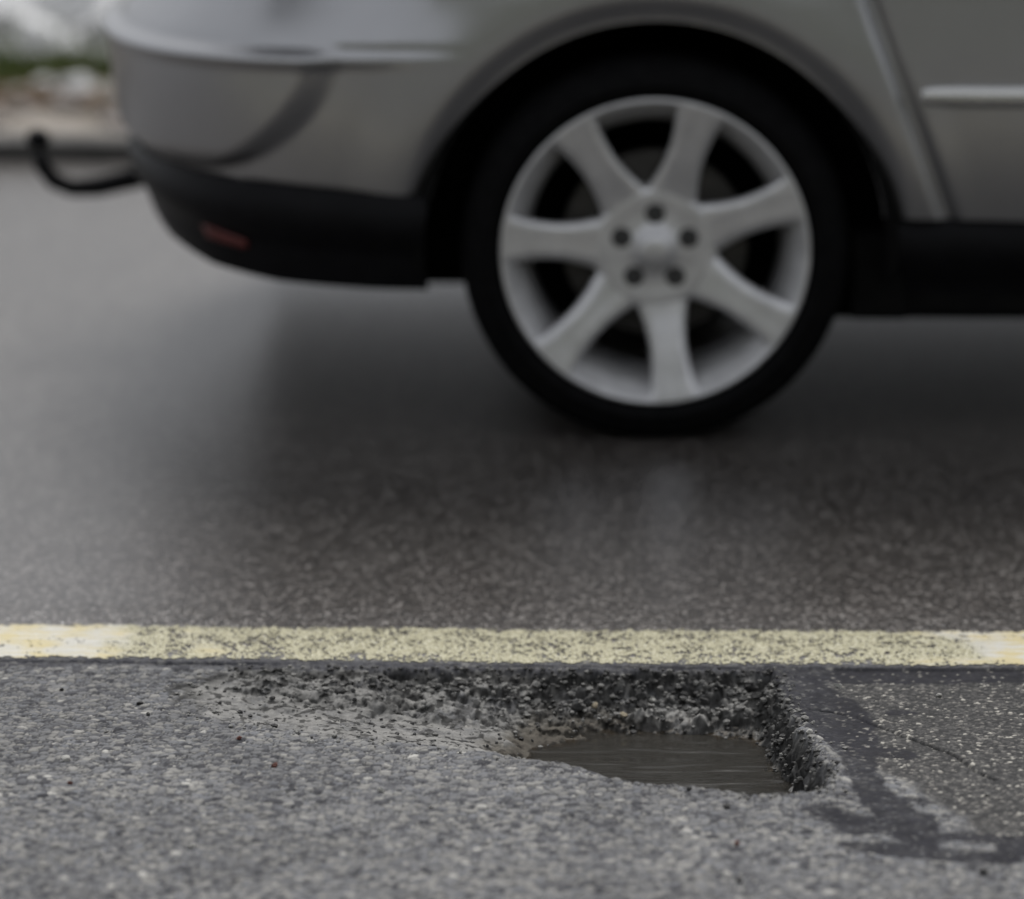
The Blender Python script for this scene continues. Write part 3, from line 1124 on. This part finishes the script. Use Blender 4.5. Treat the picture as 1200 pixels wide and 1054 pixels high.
def cab(x, zz, far):
    y0 = cabin_y(zz)
    return (x, 1.8 - y0 if far else y0, zz)


for far in (False, True):
    for (xa, xb, xc, xd) in ((-0.62, 0.22, 0.20, -0.42), (0.30, 1.17, 1.12, 0.28), (1.27, 2.10, 1.52, 1.22)):
        pane("side_window", [cab(xa, 0.955, far), cab(xb, 0.955, far), cab(xc, 1.385, far), cab(xd, 1.385, far)], M['glass'])
    for pts in ([(0.26, 0.95), (0.24, 1.40)], [(1.22, 0.95), (1.17, 1.40)], [(2.30, 0.94), (1.60, 1.40)]):
        tube("pillar", [cab(p[0], p[1], far) for p in pts], 0.042, M['paint'], car, 8)
pane("windscreen", [cab(2.27, 0.965, False), cab(2.27, 0.965, True), cab(1.63, 1.39, True), cab(1.63, 1.39, False)], M['glass'])
pane("rear_window", [(-0.77, 0.22, 1.00), (-0.77, 1.58, 1.00), (-0.56, 1.55, 1.385), (-0.56, 0.25, 1.385)], M['glass'])
for yb, yt in ((0.15, 0.225), (1.65, 1.575)):
    tube("pillar", [(-0.715, yb, 0.94), (-0.50, yt, 1.40)], 0.05, M['paint'], car, 8)


def surf_point(x, zz, out, lower=False):
    """a point on the near side or rear corner of the body shell, pushed outwards"""
    i = np.interp(x, OX[:NO], np.arange(NO))
    p = [np.interp(i, np.arange(NO), a) for a in (OX, OY, ONX, ONY)]
    d = float((trim_inset if lower else inset)(np.array([x]), np.array([zz]))[0]) - out
    return (p[0] + p[2] * d, p[1] + p[3] * d, zz)


def decal(name, corner_fn, nu, nv, mat, thick=0.004, lower=False, far=False):
    V, F = [], []
    for layer in (thick, -0.004):
        for i in range(nu):
            for j in range(nv):
                x, zz = corner_fn(i / (nu - 1), j / (nv - 1))
                p = surf_point(x, zz, layer, lower)
                V.append((p[0], 1.8 - p[1], p[2]) if far else p)
    N_ = nu * nv
    for i in range(nu - 1):
        for j in range(nv - 1):
            a = i * nv + j
            F.append((a, a + 1, a + nv + 1, a + nv))
            F.append((N_ + a, N_ + a + nv, N_ + a + nv + 1, N_ + a + 1))
    ring = [i * nv for i in range(nu)] + [(nu - 1) * nv + j for j in range(1, nv)] + [i * nv + nv - 1 for i in range(nu - 2, -1, -1)] + [j for j in range(nv - 2, 0, -1)]
    for k_ in range(len(ring)):
        a, b = ring[k_], ring[(k_ + 1) % len(ring)]
        F.append((a, b, N_ + b, N_ + a))
    return py_mesh(name, V, F, mat, car, True)


for far in (False, True):
    decal("reflector", lambda u, v: (-0.742 + 0.075 * u, 0.331 - 0.018 * u - 0.021 * v * (1 - 0.4 * u)), 10, 4, M['red'], 0.006, True, far)
    decal("tail_light", lambda u, v: (-0.87 + 0.16 * u, 0.84 + 0.11 * v), 14, 8, M['red'], 0.006, False, far)
    decal("headlight", lambda u, v: (3.05 + 0.45 * u, 0.66 + 0.10 * v), 12, 5, M['lamp'], 0.006, False, far)
    decal("door_handle", lambda u, v: (0.50 + 0.16 * u, 0.83 + 0.025 * v), 6, 4, M['paint'], 0.03, False, far)
    decal("door_handle", lambda u, v: (1.40 + 0.16 * u, 0.83 + 0.025 * v), 6, 4, M['paint'], 0.03, False, far)
# dark gap between bumper and tailgate
decal("tailgate_gap", lambda u, v: (-0.88 + 0.09 * u, 0.716 + 0.012 * v), 10, 3, M['liner'], 0.002)

# bright mouldings along the doors
for far in (False, True):
    for (xa, xb) in ((0.412, 1.195), (1.25, 2.19)):
        V, F = [], []
        n = 40
        sec = [(0.575, -.004), (0.578, .008), (0.573, .016), (0.562, .020), (0.549, .017), (0.543, .008), (0.545, -.004)]
        for i in range(n):
            u = i / (n - 1)
            x = xa + (xb - xa) * u
            k_ = min(1.0, (u * (n - 1) / 3 + .12), ((1 - u) * (n - 1) / 3 + .12)) ** .5
            for zz, o_ in sec:
                p = surf_point(x, 0.5595, o_ if o_ < 0 else o_ * k_)
                zz2 = 0.5595 + (zz - 0.5595) * (0.6 + 0.4 * k_)
                V.append((p[0], 1.8 - p[1] if far else p[1], zz2))
        m = len(sec)
        for i in range(n - 1):
            for j in range(m - 1):
                F.append((i * m + j, (i + 1) * m + j, (i + 1) * m + j + 1, i * m + j + 1))
        F.append(tuple(range(m)))
        F.append(tuple((n - 1) * m + j for j in range(m)))
        py_mesh("door_moulding", V, F, M['chrome'], car, True)
    yy = 1.8 if far else 0.0
    sg = 1 if far else -1
    boxes("wing_mirror", [(2.02, 2.16, min(yy + sg * .03, yy + sg * .20), max(yy + sg * .03, yy + sg * .20), 0.97, 1.10)], M['paint'], car)

# underside with low boxes added to block light under the car; wheel-arch liners
boxes("underbody_and_light_blocks", [(-0.60, 3.35, 0.30, 1.50, 0.29, 0.62), (0.40, 2.30, 0.075, 0.30, 0.205, 0.5), (0.40, 2.30, 1.50, 1.725, 0.205, 0.5), (-0.30, 2.30, 0.301, 1.499, 0.15, 0.289), (-0.47, -0.301, 0.62, 1.72, 0.145, 0.288), (-0.74, -0.471, 0.95, 1.70, 0.145, 0.30), (-0.70, -0.471, 0.64, 0.949, 0.20, 0.30), (-0.50, -0.301, 0.42, 0.619, 0.20, 0.288), (-0.299, 2.30, 0.60, 1.70, 0.12, 0.149),
                    (0.315, 0.399, 0.06, 0.299, 0.195, 0.33), (0.315, 0.399, 1.501, 1.74, 0.195, 0.33), (-0.58, -0.385, 0.10, 0.299, 0.285, 0.5), (-0.58, -0.385, 1.501, 1.70, 0.285, 0.5)], M['liner'], car)
for cx in (0.0, WB):
    for far in (False, True):
        V, F = [], []
        n = 40
        for i in range(n + 1):
            a = math.radians(-6 + 192 * i / n)
            for (r, yy) in ((0.3665, 0.012), (0.385, 0.03), (0.385, 0.29), (0.05, 0.292)):
                V.append((cx + r * math.cos(a), 1.8 - yy if far else yy, WZC + r * math.sin(a)))
        for i in range(n):
            for j in range(3):
                F.append((i * 4 + j, (i + 1) * 4 + j, (i + 1) * 4 + j + 1, i * 4 + j + 1))
        py_mesh("wheel_arch_liner", V, F, M['liner'], car, True)

# tow bar
tow = tube("tow_bar", [(-0.70, .88, .315), (-0.90, .88, .295), (-1.00, .88, .272), (-1.045, .88, .270), (-1.080, .88, .283), (-1.100, .88, .308), (-1.106, .88, .335)],
           [.020, .020, .019, .018, .017, .015, .013], M['plastic'], car)
lathe("tow_ball", [(0.001, -.023), (.012, -.019), (.019, -.011), (.022, 0), (.019, .011), (.012, .019), (.001, .023)], M['plastic'], tow, 20, loc=(-1.106, .88, .358))


# wheels
def make_wheel():
    w_ = empty("wheel", (0, 0, WZC))
    w_.parent = car
    tyre = [(.240, .014), (.2445, .010), (.250, .003), (.262, -.003), (.264, -.0055), (.267, -.0055), (.269, -.003), (.282, -.002), (.293, .005), (.3005, .014), (.3065, .028), (.309, .045),
            (.309, .070), (.302, .072), (.302, .078), (.309, .080), (.309, .115), (.302, .117), (.302, .123), (.309, .125), (.309, .165), (.3065, .182), (.296, .20), (.27, .212), (.245, .205)]
    lathe("tyre", tyre, M['rubber'], w_, 128)
    rim = [(.2445, .012), (.2455, .004), (.2435, -.001), (.2395, -.001), (.2365, .003), (.232, .009), (.226, .018), (.216, .030), (.207, .048), (.202, .08), (.200, .12), (.205, .195), (.24, .2), (.246, .2)]
    lathe("rim", rim, M['alloy'], w_, 128)
    hub = [(.001, .028), (.026, .028), (.031, .031), (.034, .038), (.040, .041), (.070, .041), (.088, .036), (.098, .040), (.102, .052), (.100, .075), (.06, .08), (.001, .08)]
    lathe("hub", hub, M['alloy'], w_, 64)
    lathe("centre_cap", [(.001, .018), (.014, .0185), (.022, .021), (.027, .026), (.028, .033)], M['alloy'], w_, 40)
    lathe("brake_disc", [(.001, .085), (.10, .085), (.145, .10), (.150, .10), (.150, .125), (.10, .13), (.001, .13)], M['steel'], w_, 64)
    # spokes
    st = [(.070, .046, .040, .030), (.090, .044, .036, .030), (.108, .0385, .032, .032), (.125, .0345, .027, .034), (.150, .0305, .020, .036), (.180, .0320, .0125, .036),
          (.205, .0355, .007, .032), (.222, .0390, .0025, .026), (.234, .042, .0000, .018), (.2415, .0435, -.0022, .010), (.2450, .0435, .001, .006)]
    V, F = [], []
    for (r, hw, yf, th) in st:
        for (a, b) in ((-1, .012), (-.86, .004), (-.62, 0), (-.2, .0012), (.2, .0012), (.62, 0), (.86, .004), (1, .012), (.86, th), (-.86, th)):
            s_ = a * hw
            # the ends follow the circle
            rr = r if r < .2 else math.sqrt(max(r * r - s_ * s_, 0))
            bb = b if b > 0.011 and abs(a) < .9 else b * min(1.0, th / .03)
            V.append((s_, yf + bb, rr))
    m = 10
    for i in range(len(st) - 1):
        for j in range(m):
            F.append((i * m + j, i * m + (j + 1) % m, (i + 1) * m + (j + 1) % m, (i + 1) * m + j))
    F.append(tuple(range(m)))
    F.append(tuple((len(st) - 1) * m + j for j in range(m)))
    s0 = None
    for q in range(7):
        ang = R(21 + 360 / 7 * q)
        if s0 is None:
            s0 = o = py_mesh("spoke", V, F, M['alloy'], w_, True)
            mb = o.modifiers.new("sub", 'SUBSURF')
            mb.levels = mb.render_levels = 1
        else:
            o = s0.copy()
            col.objects.link(o)
            o.parent = w_
        o.rotation_euler = (0, R(90) - ang, 0)
    l0 = None
    for q in range(5):
        a = R(90 + 72 * q)
        p = (.056 * math.cos(a), 0.0, .056 * math.sin(a))
        if l0 is None:
            l0 = o = lathe("lug_shade_disc", [(.001, .0395), (.0135, .0392), (.0160, .0398), (.0168, .0425)], M['lug'], w_, 20)  # dark disc on the hub face, its colour giving the shade of a hole
        else:
            o = l0.copy()
            col.objects.link(o)
            o.parent = w_
        o.location = p
    return w_


w0 = make_wheel()
w0.location = (0, 0.012, WZC)
for (x, y, rz) in ((WB, 0.012, 0), (0, 1.788, math.pi), (WB, 1.788, math.pi)):
    w2 = w0.copy()
    col.objects.link(w2)
    w2.location = (x, y, WZC)
    w2.rotation_euler = (0, 0.4, rz)
    for c in list(w0.children):
        d = c.copy()
        col.objects.link(d)
        d.parent = w2

# ------------------------------------------------------------------ loose stones
# crumbs too small and too many to tell apart
base_v = []
for k in range(5):
    vs, fs = rock_geo(1.0, 900 + k, 0.75, 1)
    base_v.append((np.array(vs), np.array(fs)))
cr = np.random.default_rng(31)


def crumbs(name, mat, n, rmin, rmax, where, label, embed=0.2):
    vv, ff, off = [], [], 0
    cnt = 0
    tries = 0
    while cnt < n and tries < n * 40:
        tries += 1
        x, y = cr.uniform(-0.62, 0.55), cr.uniform(3.75, 4.575)
        i = int(np.searchsorted(xs, x))
        j = int(np.searchsorted(ys, y))
        s_ = sd[i * len(ys) + j]
        if cr.random() > where(x, y, s_):
            continue
        zz = zroad(x, y)
        r = rmin + (rmax - rmin) * cr.random() ** 2.5
        bv, bf = base_v[cr.integers(5)]
        a = cr.uniform(0, 6.28)
        c_, s2_ = math.cos(a), math.sin(a)
        q = bv * r
        q = np.stack([q[:, 0] * c_ - q[:, 1] * s2_ + x, q[:, 0] * s2_ + q[:, 1] * c_ + y, q[:, 2] + zz + r * embed], -1)
        vv.append(q)
        ff.append(bf + off)
        off += len(q)
        cnt += 1
    o = np_mesh(name, np.concatenate(vv), np.concatenate(ff), mat, None, False)
    tag(o, label, "gravel", kind="stuff")


def wh_dark(x, y, s_):
    if s_ < -0.01:
        return 0.0006
    back = math.exp(-((4.56 - y) / 0.05) ** 2)
    return 0.15 + 0.85 * back if s_ < 0.3 else 0.1


def wh_grey(x, y, s_):
    if s_ < -0.02:
        return 0.004
    right = math.exp(-((s_ - 0.01) / 0.02) ** 2) * (1 if x > 0.15 else 0.4)
    return min(1, 0.25 + right)


crumbs("dark_crumbs", M['peb_dark'], 800, 0.0012, 0.0050, wh_dark, "tiny dark asphalt crumbs lying in the pothole")
crumbs("grey_gravel", M['peb_grey'], 1100, 0.0012, 0.0046, wh_grey, "tiny grey gravel lying in and round the pothole")

# stones sticking out of the broken faces
crumbs("dark_rim_stones", M['peb_dark'], 230, 0.0028, 0.0075, lambda x, y, s_: 1.0 if 0.0 < s_ < 0.04 and x > 0.17 else 0.0,
       "dark stones crumbling from the pothole's steep right wall", 0.0)
crumbs("grey_rim_stones", M['peb_grey'], 150, 0.0025, 0.0065, lambda x, y, s_: 1.0 if -0.008 < s_ < 0.022 and x > 0.17 and y > 4.06 else 0.0,
       "grey stones along the crest of the pothole's steep right wall", 0.0)
crumbs("dark_wall_stones", M['peb_dark'], 200, 0.0028, 0.0075, lambda x, y, s_: 1.0 if (0.0 < s_ < 0.055 and y > 4.50 and x > -0.36) else 0.0,
       "dark angular aggregate sticking out of the pothole's back wall", 0.05)
crumbs("grey_wall_stones", M['peb_grey'], 260, 0.0028, 0.0070, lambda x, y, s_: 1.0 if (0.012 < s_ < 0.075 and y > 4.48 and x > -0.40) else 0.0,
       "grey angular aggregate sticking out of the pothole's back wall", 0.05)

PEB = [  # x, y, radius, kind, label
    (-0.571, 4.400, .0050, 'peb_dark', "black pebble left of the pothole, larger of two close together"),
    (-0.556, 4.355, .0036, 'peb_dark', "small black pebble just in front of the larger black one left of pothole"),
    (-0.676, 4.457, .0034, 'peb_dark', "tiny black pebble at far left near the road joint"),
    (-0.436, 4.258, .0042, 'peb_red', "reddish pebble in front of the pothole's shallow left end"),
    (-0.386, 4.160, .0050, 'peb_red', "brown pebble in the foreground, well below the pothole's left end"),
    (-0.613, 4.083, .0042, 'peb_red', "dark red-brown pebble in the left foreground"),
    (-0.630, 4.170, .0055, 'peb_pale', "pale pebble in the left foreground above the red-brown pebble"),
    (-0.350, 4.252, .0048, 'peb_pale', "pale pebble beside the pothole's shallow left edge"),
    (-0.256, 4.070, .0050, 'peb_pale', "pale pebble in the centre-left foreground"),
    (-0.450, 3.870, .0056, 'peb_pale', "pale blurred pebble nearest the bottom left corner"),
    (-0.196, 4.290, .0050, 'peb_dark', "black crumb on the dusty slope left of the puddle"),
    (-0.130, 4.335, .0055, 'peb_dark', "black crumb at the left tip of the puddle"),
    (0.136, 4.020, .0046, 'peb_dark', "black pebble just in front of the puddle's near rim"),
    (0.143, 3.780, .0050, 'peb_dark', "black blurred pebble at the bottom right of centre"),
    (0.143, 3.895, .0046, 'peb_red', "red-brown pebble in the foreground below the puddle"),
    (0.403, 3.806, .0062, 'peb_dark', "dark pebble below the lower right tar patch"),
    (-0.015, 4.515, .0056, 'peb_beige', "yellowish pebble high on the pothole's dark back wall"),
    (0.022, 4.498, .0062, 'peb_beige', "beige stone lodged in the lower step of the pothole's back wall"),
    (0.058, 4.535, .0050, 'peb_pale', "white pebble on the shelf of the pothole's back wall"),
    (0.243, 4.300, .0055, 'peb_pale', "pale stone on the crest of the pothole's right rim"),
    (0.290, 4.505, .0050, 'peb_pale', "pale chip on the right patch close to the line, left of two"),
    (0.412, 4.470, .0048, 'peb_pale', "pale chip on the right patch close to the line, right of two"),
]
for k, (x, y, r, kd, lb) in enumerate(PEB):
    stone("pebble", x, y, zroad(x, y) + r * 0.45, r, M[kd], 700 + k, lb, "pebble", "loose pebbles by the pothole", 0.5)

# lumps of asphalt broken off the far wall
lr = np.random.default_rng(55)
for k in range(22):
    x = lr.uniform(-0.36, 0.19)
    y = lr.uniform(4.475, 4.548)
    r = lr.uniform(0.006, 0.010)
    stone("asphalt_lump", x, y, zroad(x, y) + r * 0.15, r, M['peb_dark' if lr.random() < 0.7 else 'peb_grey'], 800 + k,
          "broken lump of asphalt at the foot of the pothole's back wall", "rubble", "asphalt lumps along the pothole's back wall", 0.6)
